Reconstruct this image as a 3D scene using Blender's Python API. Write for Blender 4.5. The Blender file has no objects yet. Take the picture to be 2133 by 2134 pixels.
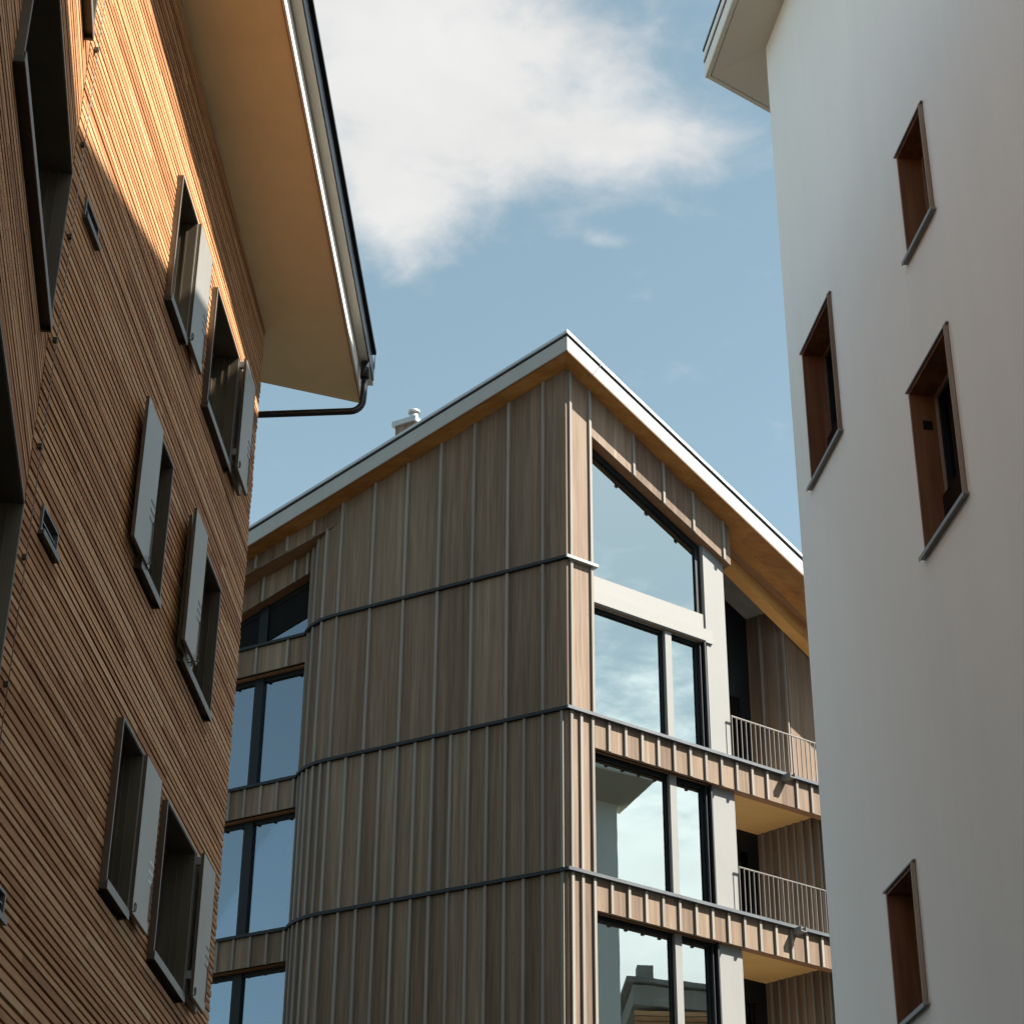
import bpy, bmesh, math, random
from mathutils import Matrix, Vector
random.seed(7)
R = math.radians
sc = bpy.context.scene
col = sc.collection

# ------------------------------------------------------------------ camera
cam_d = bpy.data.cameras.new("camera")
cam = bpy.data.objects.new("camera", cam_d)
col.objects.link(cam)
PITCH, ROLL = R(29.74), R(.47)
fw = Vector((0, math.cos(PITCH), math.sin(PITCH)))
r0 = Vector((1, 0, 0)); u0 = r0.cross(fw)
rt = math.cos(ROLL)*r0 + math.sin(ROLL)*u0
up = -math.sin(ROLL)*r0 + math.cos(ROLL)*u0
cm = Matrix((rt, up, -fw)).transposed().to_4x4()
cm.translation = (0, 0, 1.6)
cam.matrix_world = cm
cam_d.sensor_fit = 'HORIZONTAL'
cam_d.sensor_width = 36
cam_d.lens = 36*4274/2133
cam_d.clip_start = .1
cam_d.clip_end = 3000
sc.camera = cam

# ------------------------------------------------------------------ light, sky, exposure
SUN_AZ, SUN_EL = R(106), R(46.5)
sdir = Vector((math.sin(SUN_AZ)*math.cos(SUN_EL), math.cos(SUN_AZ)*math.cos(SUN_EL), math.sin(SUN_EL)))
sun_d = bpy.data.lights.new("sun", 'SUN')
sun_d.energy = 5.0
sun_d.angle = R(.53)
sun_d.color = (1, .955, .86)
sun = bpy.data.objects.new("sun", sun_d)
sun.rotation_euler = sdir.to_track_quat('Z', 'Y').to_euler()
col.objects.link(sun)

sc.view_settings.view_transform = 'Standard'
sc.view_settings.look = 'None'
sc.view_settings.exposure = 1.68
sc.view_settings.gamma = 1
sc.view_settings.use_curve_mapping = False

world = bpy.data.worlds.new("World")
sc.world = world
world.use_nodes = True
wt = world.node_tree
wt.nodes.clear()
def wn(t, **k):
    n = wt.nodes.new(t)
    for a, b in k.items(): setattr(n, a, b)
    return n
def wl(a, b): wt.links.new(a, b)
def wmath(op, a, b=None, c=None):
    n = wn('ShaderNodeMath', operation=op)
    for i, v in enumerate((a, b, c)):
        if v is None: continue
        if isinstance(v, (int, float)): n.inputs[i].default_value = v
        else: wl(v, n.inputs[i])
    return n.outputs[0]
sky = wn('ShaderNodeTexSky', sky_type='NISHITA')
sky.sun_disc = False
sky.sun_elevation = SUN_EL
sky.sun_rotation = SUN_AZ
sky.altitude = 1400
sky.air_density = 1.0
sky.dust_density = 1.6
sky.ozone_density = 1.2
hsv = wn('ShaderNodeHueSaturation')
hsv.inputs['Hue'].default_value = .460
hsv.inputs['Saturation'].default_value = .71
hsv.inputs['Value'].default_value = .96
wl(sky.outputs[0], hsv.inputs['Color'])
tc = wn('ShaderNodeTexCoord')
sep = wn('ShaderNodeSeparateXYZ')
wl(tc.outputs['Generated'], sep.inputs[0])
zc = wmath('MAXIMUM', sep.outputs[2], .03)
px = wmath('DIVIDE', sep.outputs[0], zc)
py = wmath('DIVIDE', sep.outputs[1], zc)
comb = wn('ShaderNodeCombineXYZ'); wl(px, comb.inputs[0]); wl(py, comb.inputs[1])
def wnoise(scale, detail, rough, dist, off):
    mp = wn('ShaderNodeMapping'); mp.inputs['Location'].default_value = off
    wl(comb.outputs[0], mp.inputs['Vector'])
    n = wn('ShaderNodeTexNoise', noise_dimensions='3D')
    n.inputs['Scale'].default_value = scale; n.inputs['Detail'].default_value = detail
    n.inputs['Roughness'].default_value = rough; n.inputs['Distortion'].default_value = dist
    wl(mp.outputs[0], n.inputs['Vector'])
    return n.outputs['Fac']
n_fine = wnoise(13, 9, .58, .25, (3.1, 1.7, 0))
n_big = wnoise(1.1, 4, .5, .2, (8.3, 4.4, 2))
def blob(cx, cy, rx, ry, rot, gain):
    """soft elliptical cloud bank on the cloud layer"""
    dx = wmath('SUBTRACT', px, cx); dy = wmath('SUBTRACT', py, cy)
    c, s = math.cos(rot), math.sin(rot)
    a = wmath('ADD', wmath('MULTIPLY', dx, c/rx), wmath('MULTIPLY', dy, s/rx))
    b = wmath('ADD', wmath('MULTIPLY', dx, -s/ry), wmath('MULTIPLY', dy, c/ry))
    q = wmath('ADD', wmath('MULTIPLY', a, a), wmath('MULTIPLY', b, b))
    e = wmath('EXPONENT', wmath('MULTIPLY', q, -1.0))
    return wmath('MULTIPLY', e, gain)
CLOUDS_AND_FILL = [(-.085, 1.150, .088, .115, .0, .92), (.020, 1.180, .085, .075, -.15, .62), (.115, 1.205, .070, .050, -.25, .46),
          (-.100, 1.290, .050, .075, .1, .62), (-.10, 1.02, .11, .10, 0, .6), (.050, 1.090, .085, .05, .2, .40), (.070, 1.312, .024, .014, .2, .40),
          (3.0, -.85, .85, .7, .0, 1.25), (2.3, -1.9, .6, .5, .4, .5), (.8, -2.6, .9, .5, .2, .6),
          (4.5, 1.2, 1.1, .6, .2, .6), (-1.9, 2.6, .5, .4, .2, .5), (-3.6, .9, .8, .5, .2, .6),
          (-.10, .62, .42, .26, .1, .75), (-.75, .55, .34, .42, .3, .85), (-1.3, 1.0, .4, .3, .4, .7), (.55, .35, .40, .30, -.3, .85), (-.15, .0, .40, .34, .2, .8), (.42, -.10, .30, .26, .1, .95), (.5, -.7, .35, .3, .1, .6)]  # unseen clouds overhead, added to brighten the shaded walls
tot = None
for c in CLOUDS_AND_FILL:
    b = blob(*c)
    tot = b if tot is None else wmath('ADD', tot, b)
dens = wmath('ADD', wmath('MULTIPLY', wmath('SUBTRACT', n_fine, .5), 1.25), tot)
dens = wmath('ADD', dens, wmath('MULTIPLY', wmath('SUBTRACT', n_big, .5), .35))
mr = wn('ShaderNodeMapRange', interpolation_type='SMOOTHSTEP')
mr.inputs['From Min'].default_value = .12; mr.inputs['From Max'].default_value = .98
mr.inputs['To Min'].default_value = 0; mr.inputs['To Max'].default_value = 1
wl(dens, mr.inputs['Value'])
shade = wn('ShaderNodeMapRange')
shade.inputs['From Min'].default_value = .3; shade.inputs['From Max'].default_value = .75
shade.inputs['To Min'].default_value = 3.3; shade.inputs['To Max'].default_value = 4.1
wl(wnoise(4, 6, .55, .3, (1.2, 7.7, 5)), shade.inputs['Value'])
ccol = wn('ShaderNodeVectorMath', operation='SCALE')
ccol.inputs[0].default_value = (1.0, .995, .985)
# clouds close to the sun are lit through and glow brighter
dt = wn('ShaderNodeVectorMath', operation='DOT_PRODUCT'); dt.inputs[1].default_value = sdir
wl(tc.outputs['Generated'], dt.inputs[0])
fwd = wmath('POWER', wmath('MAXIMUM', dt.outputs['Value'], 0), 7.0)
wl(wmath('MULTIPLY', shade.outputs[0], wmath('ADD', wmath('MULTIPLY', fwd, 4.6), 1.0)), ccol.inputs['Scale'])
mix = wn('ShaderNodeMix', data_type='RGBA')
wl(mr.outputs[0], mix.inputs[0])
wl(hsv.outputs[0], mix.inputs[6]); wl(ccol.outputs[0], mix.inputs[7])
bg = wn('ShaderNodeBackground'); bg.inputs['Strength'].default_value = .071
wl(mix.outputs[2], bg.inputs['Color'])
wo = wn('ShaderNodeOutputWorld'); wl(bg.outputs[0], wo.inputs['Surface'])

# ------------------------------------------------------------------ materials
def new_mat(name):
    m = bpy.data.materials.new(name); m.use_nodes = True
    nt = m.node_tree; nt.nodes.clear()
    o = nt.nodes.new('ShaderNodeOutputMaterial')
    return m, nt, o
def nmath(nt, op, a, b=None):
    n = nt.nodes.new('ShaderNodeMath'); n.operation = op
    for i, v in enumerate((a, b)):
        if v is None: continue
        if isinstance(v, (int, float)): n.inputs[i].default_value = v
        else: nt.links.new(v, n.inputs[i])
    return n.outputs[0]
def posnoise(nt, scl, detail=4, rough=.55, scale=1., dist=0.):
    g = nt.nodes.new('ShaderNodeNewGeometry')
    mp = nt.nodes.new('ShaderNodeVectorMath'); mp.operation = 'MULTIPLY'
    mp.inputs[1].default_value = scl
    nt.links.new(g.outputs['Position'], mp.inputs[0])
    n = nt.nodes.new('ShaderNodeTexNoise')
    n.inputs['Scale'].default_value = scale; n.inputs['Detail'].default_value = detail
    n.inputs['Roughness'].default_value = rough; n.inputs['Distortion'].default_value = dist
    nt.links.new(mp.outputs[0], n.inputs['Vector'])
    return n.outputs['Fac'], mp.outputs[0]
def ramp(nt, fac, stops):
    r = nt.nodes.new('ShaderNodeValToRGB')
    e = r.color_ramp.elements
    e[0].position, e[0].color = stops[0][0], (*stops[0][1], 1)
    e[1].position, e[1].color = stops[-1][0], (*stops[-1][1], 1)
    for p, c in stops[1:-1]:
        x = e.new(p); x.color = (*c, 1)
    nt.links.new(fac, r.inputs[0])
    return r.outputs[0]
def mixc(nt, fac, a, b, mode='MIX'):
    n = nt.nodes.new('ShaderNodeMix'); n.data_type = 'RGBA'; n.blend_type = mode
    for i, v in ((0, fac), (6, a), (7, b)):
        if isinstance(v, (int, float)): n.inputs[i].default_value = v
        elif isinstance(v, tuple): n.inputs[i].default_value = (*v, 1)
        else: nt.links.new(v, n.inputs[i])
    return n.outputs[2]
def wood(name, stops, scl, rough=.75, tone=True, knot=0., knot_scl=(2, 2, 1), knot_col=(.03, .015, .008), bump=.25, grain=.55, spread=.8, spec=.25):
    """timber: tone per piece, streaky grain along the piece, a few knots"""
    m, nt, o = new_mat(name)
    p = nt.nodes.new('ShaderNodeBsdfPrincipled')
    g1, _ = posnoise(nt, scl, 5, .6)
    g2, _ = posnoise(nt, tuple(s*.22 for s in scl), 3, .5)
    gr = nmath(nt, 'ADD', nmath(nt, 'MULTIPLY', nmath(nt, 'SUBTRACT', g1, .5), grain*1.6), nmath(nt, 'MULTIPLY', nmath(nt, 'SUBTRACT', g2, .5), grain*1.3))
    if tone:
        oi = nt.nodes.new('ShaderNodeObjectInfo')
        at = nt.nodes.new('ShaderNodeAttribute'); at.attribute_name = 'tone'
        t = nmath(nt, 'FRACT', nmath(nt, 'ADD', oi.outputs['Random'], at.outputs['Fac']))
        gr = nmath(nt, 'ADD', gr, nmath(nt, 'MULTIPLY', nmath(nt, 'SUBTRACT', t, .5), spread))
    gr = nmath(nt, 'ADD', gr, .5)
    c = ramp(nt, gr, stops)
    if knot > 0:
        g = nt.nodes.new('ShaderNodeNewGeometry')
        mp = nt.nodes.new('ShaderNodeVectorMath'); mp.operation = 'MULTIPLY'; mp.inputs[1].default_value = knot_scl
        nt.links.new(g.outputs['Position'], mp.inputs[0])
        v = nt.nodes.new('ShaderNodeTexVoronoi'); v.inputs['Scale'].default_value = 1.
        nt.links.new(mp.outputs[0], v.inputs['Vector'])
        k = nt.nodes.new('ShaderNodeMapRange'); k.inputs['From Min'].default_value = knot*.5; k.inputs['From Max'].default_value = knot
        k.inputs['To Min'].default_value = .85; k.inputs['To Max'].default_value = 0
        nt.links.new(v.outputs['Distance'], k.inputs['Value'])
        c = mixc(nt, k.outputs[0], c, knot_col)
    nt.links.new(c, p.inputs['Base Color'])
    p.inputs['Roughness'].default_value = rough
    p.inputs['Specular IOR Level'].default_value = spec
    if bump:
        b = nt.nodes.new('ShaderNodeBump'); b.inputs['Strength'].default_value = bump; b.inputs['Distance'].default_value = .004
        nt.links.new(g1, b.inputs['Height']); nt.links.new(b.outputs[0], p.inputs['Normal'])
    nt.links.new(p.outputs[0], o.inputs[0])
    return m
def metal(name, colr, rough=.4, metallic=.0, var=.12, spec=.5, scl=(3, 3, 1.2)):
    m, nt, o = new_mat(name)
    p = nt.nodes.new('ShaderNodeBsdfPrincipled')
    n, _ = posnoise(nt, scl, 4, .6)
    c = ramp(nt, n, [(.25, tuple(x*(1-var) for x in colr)), (.75, tuple(min(1, x*(1+var)) for x in colr))])
    nt.links.new(c, p.inputs['Base Color'])
    p.inputs['Metallic'].default_value = metallic
    rr = nmath(nt, 'ADD', nmath(nt, 'MULTIPLY', n, .15), rough-.07)
    nt.links.new(rr, p.inputs['Roughness'])
    p.inputs['Specular IOR Level'].default_value = spec
    nt.links.new(p.outputs[0], o.inputs[0])
    return m
def glass(name, refl, tint, base, rough=0., wav=.0):
    m, nt, o = new_mat(name)
    t = nt.nodes.new('ShaderNodeBsdfTransparent'); t.inputs[0].default_value = (*tint, 1)
    g = nt.nodes.new('ShaderNodeBsdfGlossy'); g.inputs['Color'].default_value = (*refl, 1); g.inputs['Roughness'].default_value = rough
    f = nt.nodes.new('ShaderNodeFresnel'); f.inputs[0].default_value = 1.52
    fac = nmath(nt, 'ADD', nmath(nt, 'MULTIPLY', f.outputs[0], .8), base)
    if wav:
        n, _ = posnoise(nt, (.8, .8, .9), 2, .5)
        b = nt.nodes.new('ShaderNodeBump'); b.inputs['Strength'].default_value = wav; b.inputs['Distance'].default_value = .01
        nt.links.new(n, b.inputs['Height']); nt.links.new(b.outputs[0], g.inputs['Normal'])
    mx = nt.nodes.new('ShaderNodeMixShader')
    nt.links.new(fac, mx.inputs[0]); nt.links.new(t.outputs[0], mx.inputs[1]); nt.links.new(g.outputs[0], mx.inputs[2])
    nt.links.new(mx.outputs[0], o.inputs[0])
    return m
def plaster(name, colr, bump=.15, var=.035):
    m, nt, o = new_mat(name)
    p = nt.nodes.new('ShaderNodeBsdfPrincipled')
    n, _ = posnoise(nt, (.35, .35, .25), 4, .55)
    n2, _ = posnoise(nt, (1.6, 1.6, .5), 3, .5)
    v = nmath(nt, 'ADD', nmath(nt, 'MULTIPLY', n, .6), nmath(nt, 'MULTIPLY', n2, .4))
    n3, _ = posnoise(nt, (5, 5, .22), 4, .6)
    v = nmath(nt, 'ADD', nmath(nt, 'MULTIPLY', v, .75), nmath(nt, 'MULTIPLY', n3, .25))
    c = ramp(nt, v, [(.3, tuple(x*(1-var*1.6) for x in colr)), (.7, tuple(x*(1+var) for x in colr))])
    nt.links.new(c, p.inputs['Base Color'])
    p.inputs['Roughness'].default_value = .9
    p.inputs['Specular IOR Level'].default_value = .2
    nf, _ = posnoise(nt, (60, 60, 60), 3, .6)
    b = nt.nodes.new('ShaderNodeBump'); b.inputs['Strength'].default_value = bump; b.inputs['Distance'].default_value = .004
    nt.links.new(nf, b.inputs['Height']); nt.links.new(b.outputs[0], p.inputs['Normal'])
    nt.links.new(p.outputs[0], o.inputs[0])
    return m

M = {}
M['slat'] = wood('larch_slat', [(.0, (.19, .072, .026)), (.35, (.34, .152, .060)), (.62, (.46, .24, .108)), (1., (.56, .385, .235))], (38, 2.0, 60), rough=.7, spread=.5, grain=.36)
M['board'] = wood('stained_board', [(.0, (.075, .046, .030)), (.35, (.128, .085, .057)), (.7, (.182, .127, .088)), (1., (.25, .185, .135))], (34, 34, .9), rough=.75, spread=.42, knot=.05, knot_scl=(5.5, 5.5, 2.2), knot_col=(.04, .022, .014), grain=.70)
M['batten'] = wood('grey_batten', [(.0, (.125, .105, .088)), (.5, (.20, .176, .152)), (1., (.275, .245, .215))], (24, 24, 1.2), rough=.75, spread=.3, knot=.05, knot_scl=(7, 7, 2.4), knot_col=(.10, .07, .055), grain=.35)
M['soffit_wood'] = wood('oiled_spruce', [(.0, (.15, .055, .014)), (.5, (.33, .14, .036)), (1., (.50, .245, .08))], (2.2, 11, 11), rough=.55, spread=.35, knot=.06, knot_scl=(1.6, 3, 3), knot_col=(.10, .035, .012), grain=.5)
M['beam_wood'] = wood('glulam', [(.0, (.42, .19, .055)), (.5, (.60, .31, .10)), (1., (.72, .42, .16))], (1.2, 9, 9), rough=.5, spread=.1, knot=.075, knot_scl=(2.6, 4, 4), knot_col=(.06, .02, .008), grain=.3)
M['ceiling_wood'] = wood('spruce_panel', [(.0, (.46, .26, .09)), (.5, (.62, .38, .145)), (1., (.72, .48, .21))], (1.4, 9, 9), rough=.5, spread=.1, knot=.04, knot_scl=(1.6, 3, 3), knot_col=(.25, .10, .03), grain=.3)
M['brown_wood'] = wood('brown_trim', [(.0, (.13, .06, .028)), (.5, (.22, .11, .055)), (1., (.30, .16, .085))], (9, 9, 3), rough=.65, grain=.35)
M['reveal_wood'] = wood('reddish_larch', [(.0, (.085, .026, .010)), (.45, (.165, .060, .024)), (1., (.28, .12, .055))], (13, 13, 1.0), rough=.55, spread=.25, knot=.055, knot_scl=(7, 7, 3.2), knot_col=(.05, .02, .012), grain=.7)
M['trim_wood'] = wood('weathered_trim', [(.0, (.14, .075, .048)), (.5, (.25, .165, .118)), (1., (.36, .27, .21))], (18, 18, 1.2), rough=.7, grain=.5, knot=.05, knot_scl=(6, 6, 1.4), knot_col=(.2, .1, .06))
M['chalet_wood'] = wood('old_chalet_wood', [(.0, (.2, .09, .04)), (.5, (.38, .2, .1)), (1., (.5, .32, .18))], (1.2, 1.2, 6), rough=.8, spread=.6, grain=.6)
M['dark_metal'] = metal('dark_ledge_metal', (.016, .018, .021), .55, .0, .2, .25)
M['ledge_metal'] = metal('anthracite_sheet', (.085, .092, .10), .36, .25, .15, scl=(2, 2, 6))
M['fascia_metal'] = metal('grey_fascia_sheet', (.30, .296, .285), .6, .0, .06, .25)
M['panel_metal'] = metal('grey_aluminium', (.185, .182, .175), .6, .0, .05, .25)
M['spandrel_metal'] = metal('pale_aluminium', (.205, .200, .190), .6, .0, .05, .25)
M['black_metal'] = metal('black_frame', (.007, .008, .009), .5, .0, .3, .22)
M['bronze'] = metal('bronze_sheet', (.105, .078, .05), .38, .45, .18)
M['bronze_dark'] = metal('bronze_sheet_dark', (.06, .046, .032), .42, .3, .2)
M['shutter_metal'] = metal('champagne_aluminium', (.335, .315, .285), .40, .45, .07)
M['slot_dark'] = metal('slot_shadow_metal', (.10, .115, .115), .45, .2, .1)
M['slot_pale'] = metal('slot_glint_metal', (.62, .70, .70), .35, .3, .05)  # pale tone paints in the light caught by one shutter's slots
M['sill_metal'] = metal('sill_aluminium', (.22, .205, .19), .42, .4, .12)
M['zinc'] = metal('zinc_sheet', (.40, .41, .41), .4, .5, .08)
M['gutter'] = metal('gutter_sheet', (.035, .038, .042), .22, .55, .2)
M['steel'] = metal('galvanised_bar', (.16, .148, .135), .40, .6, .1)
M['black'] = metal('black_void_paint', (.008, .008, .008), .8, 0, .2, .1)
M['membrane'] = metal('black_membrane', (.012, .009, .007), .9, 0, .3, .1)
M['soffit_paint'] = plaster('beige_soffit_paint', (.72, .55, .315), .02, .08)
M['soffit_white'] = plaster('cream_soffit_paint', (.60, .545, .45), .02, .03)
M['fascia_white'] = plaster('white_fascia_paint', (.74, .72, .68), .02, .02)
M['plaster'] = plaster('white_render', (.83, .82, .795))
M['interior'] = plaster('interior_wall', (.34, .33, .31), 0, .02)
M['pale_floor'] = plaster('pale_terrace_floor', (.60, .56, .50), .1, .05)
M['stone'] = plaster('grey_asphalt', (.06, .058, .055), .3, .2)
M['masonry'] = plaster('grey_masonry', (.26, .245, .225), .3, .2)
M['hill'] = plaster('alpine_slope', (.07, .085, .035), .3, .4)
M['foliage'] = plaster('conifer_needles', (.055, .075, .03), 0, .5)
M['bark'] = plaster('bark', (.10, .07, .05), .3, .3)
M['roof_slate'] = plaster('stone_roof', (.20, .19, .18), .3, .25)
M['white_box'] = metal('white_enamel', (.80, .82, .80), .3, 0, .02)
M['glass_R'] = glass('sky_facing_glass', (.76, .90, .88), (.42, .47, .46), .36, 0, .05)
M['glass_L'] = glass('shade_side_glass', (.72, .84, .95), (.45, .5, .52), .25, 0, .05)
M['glass_dark'] = glass('dark_glass', (.8, .85, .85), (.25, .27, .27), .06)
M['lamp_glow'] = None
lm, nt, o = new_mat('lit_tube')
em = nt.nodes.new('ShaderNodeEmission'); em.inputs[0].default_value = (1, .97, .92, 1); em.inputs[1].default_value = 2.4
nt.links.new(em.outputs[0], o.inputs[0]); M['lamp_glow'] = lm

# ------------------------------------------------------------------ geometry helpers
WM = {}                                    # world matrices by object name
_cube = {}
def cube_mesh(mat):
    if mat in _cube: return _cube[mat]
    me = bpy.data.meshes.new('unit_block_' + mat)
    v = [(x, y, z) for x in (0, 1) for y in (0, 1) for z in (0, 1)]
    f = [(0, 1, 3, 2), (4, 6, 7, 5), (0, 4, 5, 1), (2, 3, 7, 6), (0, 2, 6, 4), (1, 5, 7, 3)]
    me.from_pydata(v, [], f); me.materials.append(M[mat]); me.update()
    _cube[mat] = me
    return me
def link(o, parent, mw):
    col.objects.link(o)
    WM[o.name] = mw.copy()
    if parent is not None:
        o.parent = parent
        o.matrix_parent_inverse = WM[parent.name].inverted()
    o.matrix_basis = mw
    return o
def thing(name, loc, label, cat, group=None):
    o = bpy.data.objects.new(name, None)
    o.empty_display_size = .3
    link(o, None, Matrix.Translation(loc))
    o['label'] = label; o['category'] = cat
    if group: o['group'] = group
    return o
def mesh_obj(name, verts, faces, mat, parent, kind=None, origin=None, tones=None, smooth=False):
    me = bpy.data.meshes.new(name)
    og = Vector(origin) if origin is not None else Vector(verts[0])
    me.from_pydata([tuple(Vector(v)-og) for v in verts], [], faces)
    me.materials.append(M[mat])
    bm = bmesh.new(); bm.from_mesh(me); bmesh.ops.recalc_face_normals(bm, faces=bm.faces)
    bm.to_mesh(me); bm.free()
    if smooth:
        for p in me.polygons: p.use_smooth = True
    if tones is not None:
        a = me.attributes.new('tone', 'FLOAT', 'FACE')
        a.data.foreach_set('value', tones)
    o = bpy.data.objects.new(name, me)
    link(o, parent, Matrix.Translation(og))
    if kind: o['kind'] = kind
    return o
class Fr:
    """a vertical wall plane: u along it, n outward, z up"""
    def __init__(s, P, d, side):
        s.P = Vector((P[0], P[1], 0)); s.d = Vector((d[0], d[1], 0)).normalized()
        s.n = Vector((s.d.y, -s.d.x, 0))*side
        s.M = Matrix((s.d, s.n, Vector((0, 0, 1)))).transposed().to_4x4(); s.M.translation = s.P
    def pt(s, u, n, z): return s.P + s.d*u + s.n*n + Vector((0, 0, z))
    def box(s, name, parent, mat, u0, u1, n0, n1, z0, z1):
        o = bpy.data.objects.new(name, cube_mesh(mat))
        m = s.M @ Matrix.Translation((u0, n0, z0)) @ Matrix.Diagonal((u1-u0, n1-n0, z1-z0, 1))
        return link(o, parent, m)
    def boxes(s, name, parent, mat, lst, kind=None, tones=None):
        V, F, T = [], [], []
        for i, (u0, u1, n0, n1, z0, z1) in enumerate(lst):
            b = len(V)
            for u in (u0, u1):
                for n in (n0, n1):
                    for z in (z0, z1): V.append(s.pt(u, n, z))
            for f in ((0, 1, 3, 2), (4, 6, 7, 5), (0, 4, 5, 1), (2, 3, 7, 6), (0, 2, 6, 4), (1, 5, 7, 3)):
                F.append(tuple(b+k for k in f))
                if tones is not None: T.append(tones[i])
        return mesh_obj(name, V, F, mat, parent, kind, tones=T if tones is not None else None)
    def prism(s, name, parent, mat, poly, n0, n1, kind=None):
        """polygon in (u, z), extruded from n0 to n1"""
        k = len(poly)
        V = [s.pt(u, n0, z) for u, z in poly] + [s.pt(u, n1, z) for u, z in poly]
        F = [tuple(range(k)), tuple(range(2*k-1, k-1, -1))] + [(i, (i+1) % k, k+(i+1) % k, k+i) for i in range(k)]
        return mesh_obj(name, V, F, mat, parent, kind)
    def sweep(s, name, parent, mat, prof, st, kind=None):
        """profile of (n, dz) swept along stations (u, z)"""
        k = len(prof)
        V, F = [], []
        for u, z in st:
            for n, dz in prof: V.append(s.pt(u, n, z+dz))
        for i in range(len(st)-1):
            for j in range(k):
                F.append((i*k+j, i*k+(j+1) % k, (i+1)*k+(j+1) % k, (i+1)*k+j))
        F.append(tuple(range(k))); F.append(tuple(range(len(V)-1, len(V)-k-1, -1)))
        return mesh_obj(name, V, F, mat, parent, kind)
def quadprism(name, parent, mat, a, b, kind=None):
    """solid between two matching rings of points"""
    k = len(a)
    V = list(a)+list(b)
    F = [tuple(range(k)), tuple(range(2*k-1, k-1, -1))] + [(i, (i+1) % k, k+(i+1) % k, k+i) for i in range(k)]
    return mesh_obj(name, V, F, mat, parent, kind)
def tube(name, parent, mat, pts, r, seg=10, closed=False):
    pts = [Vector(p) for p in pts]
    V, F = [], []
    n = len(pts)
    for i, p in enumerate(pts):
        if closed: t = (pts[(i+1) % n]-pts[i-1]).normalized()
        else: t = (pts[min(i+1, n-1)]-pts[max(i-1, 0)]).normalized()
        a = t.cross(Vector((.3, .2, 1))).normalized()
        if a.length < .1: a = t.cross(Vector((1, 0, 0))).normalized()
        b = t.cross(a)
        for j in range(seg):
            w = 2*math.pi*j/seg
            V.append(p + a*(r*math.cos(w)) + b*(r*math.sin(w)))
    for i in range(n if closed else n-1):
        for j in range(seg):
            F.append((i*seg+j, i*seg+(j+1) % seg, ((i+1) % n)*seg+(j+1) % seg, ((i+1) % n)*seg+j))
    if not closed:
        F.append(tuple(range(seg))); F.append(tuple(range(len(V)-1, len(V)-seg-1, -1)))
    return mesh_obj(name, V, F, mat, parent, smooth=True)
def azv(a): return (math.sin(R(a)), math.cos(R(a)))

# wall planes of the three buildings
FR = Fr((.996, 32.785), azv(54.2), 1)           # middle building, sunny side
FL = Fr((.996, 32.785), azv(-60.7), -1)         # middle building, shaded side
FS = Fr((-2.977, 20.283), azv(3.4), 1)          # slatted building, far wall (u = 0 at its far end)
FN = Fr((-3.438, 12.526), azv(-7.7), 1)         # slatted building, near wall (u = 0 at the inside corner)
FW = Fr((3.342, 20.732), azv(-7.8), -1)         # white building, alley wall (u = 0 at its far corner)
FE = Fr((3.342, 20.732), azv(53), -1)           # white building, end wall

# ------------------------------------------------------------------ ground and far slope
g = mesh_obj('ground', [(-900, -900, 0), (900, -900, 0), (900, 900, 0), (-900, 900, 0)], [(0, 1, 2, 3)], 'stone', None, 'structure', origin=(0, 0, 0))
def hill(name, cx, cy, rx, ry, h, rot):
    V, F = [], []
    NX, NY = 40, 12
    for j in range(NY+1):
        for i in range(NX):
            a = 2*math.pi*i/NX; q = j/NY
            rr = 1-q
            x, y = rx*rr*math.cos(a), ry*rr*math.sin(a)
            z = h*(math.sin(q*math.pi/2)**1.4) + (random.uniform(-1, 1)*h*.03 if 0 < j < NY else 0)
            V.append((cx + x*math.cos(rot)-y*math.sin(rot), cy + x*math.sin(rot)+y*math.cos(rot), z-.5))
    for j in range(NY):
        for i in range(NX):
            F.append((j*NX+i, j*NX+(i+1) % NX, (j+1)*NX+(i+1) % NX, (j+1)*NX+i))
    return mesh_obj(name, V, F, 'hill', None, 'structure', origin=(cx, cy, 0), smooth=True)
hill('hill', -92, -6, 52, 66, 27, R(24))

# ================================================================== WHITE PLASTERED BUILDING (right)
WB = thing('plastered_building', (3.342, 20.732, 0), 'white plastered building on the right with four deep wooden window openings', 'building')
win_w = [(-5.13, -4.29, 13.93, 15.25), (-1.82, -.58, 13.47, 15.30), (-5.11, -3.92, 10.78, 12.60), (-2.83, -1.94, 6.86, 8.18)]
EW0, EWS = 20.634, .062                         # eave height at the far corner and its slope along the wall
def grid_wall(F_, name, parent, mat, u0, u1, z0, ztop, holes, th=.0):
    us = sorted({u0, u1, *[h[0] for h in holes], *[h[1] for h in holes]})
    zs = sorted({z0, *[h[2] for h in holes], *[h[3] for h in holes]})
    V, Fc, idx = [], [], {}
    def vid(u, z):
        k = (round(u, 4), round(z, 4))
        if k not in idx: idx[k] = len(V); V.append(F_.pt(u, th, z))
        return idx[k]
    for a, b in zip(us, us[1:]):
        for c, d in zip(zs, zs[1:]):
            m = ((a+b)/2, (c+d)/2)
            if any(h[0] < m[0] < h[1] and h[2] < m[1] < h[3] for h in holes): continue
            Fc.append((vid(a, c), vid(b, c), vid(b, d), vid(a, d)))
        zt = zs[-1]
        Fc.append((vid(a, zt), vid(b, zt), vid(b, ztop(b)), vid(a, ztop(a))))
    return mesh_obj(name, V, Fc, mat, parent)
zeW = lambda u: EW0+.02 + EWS*u
grid_wall(FW, 'plaster_wall', WB, 'plaster', -26, 0, 0, zeW, win_w)
grid_wall(FE, 'plaster_wall', WB, 'plaster', 0, 15.4, 0, lambda u: EW0+.02, [])
FE2 = Fr(FE.pt(15.4, 0, 0)[:2], azv(150), -1)
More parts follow.
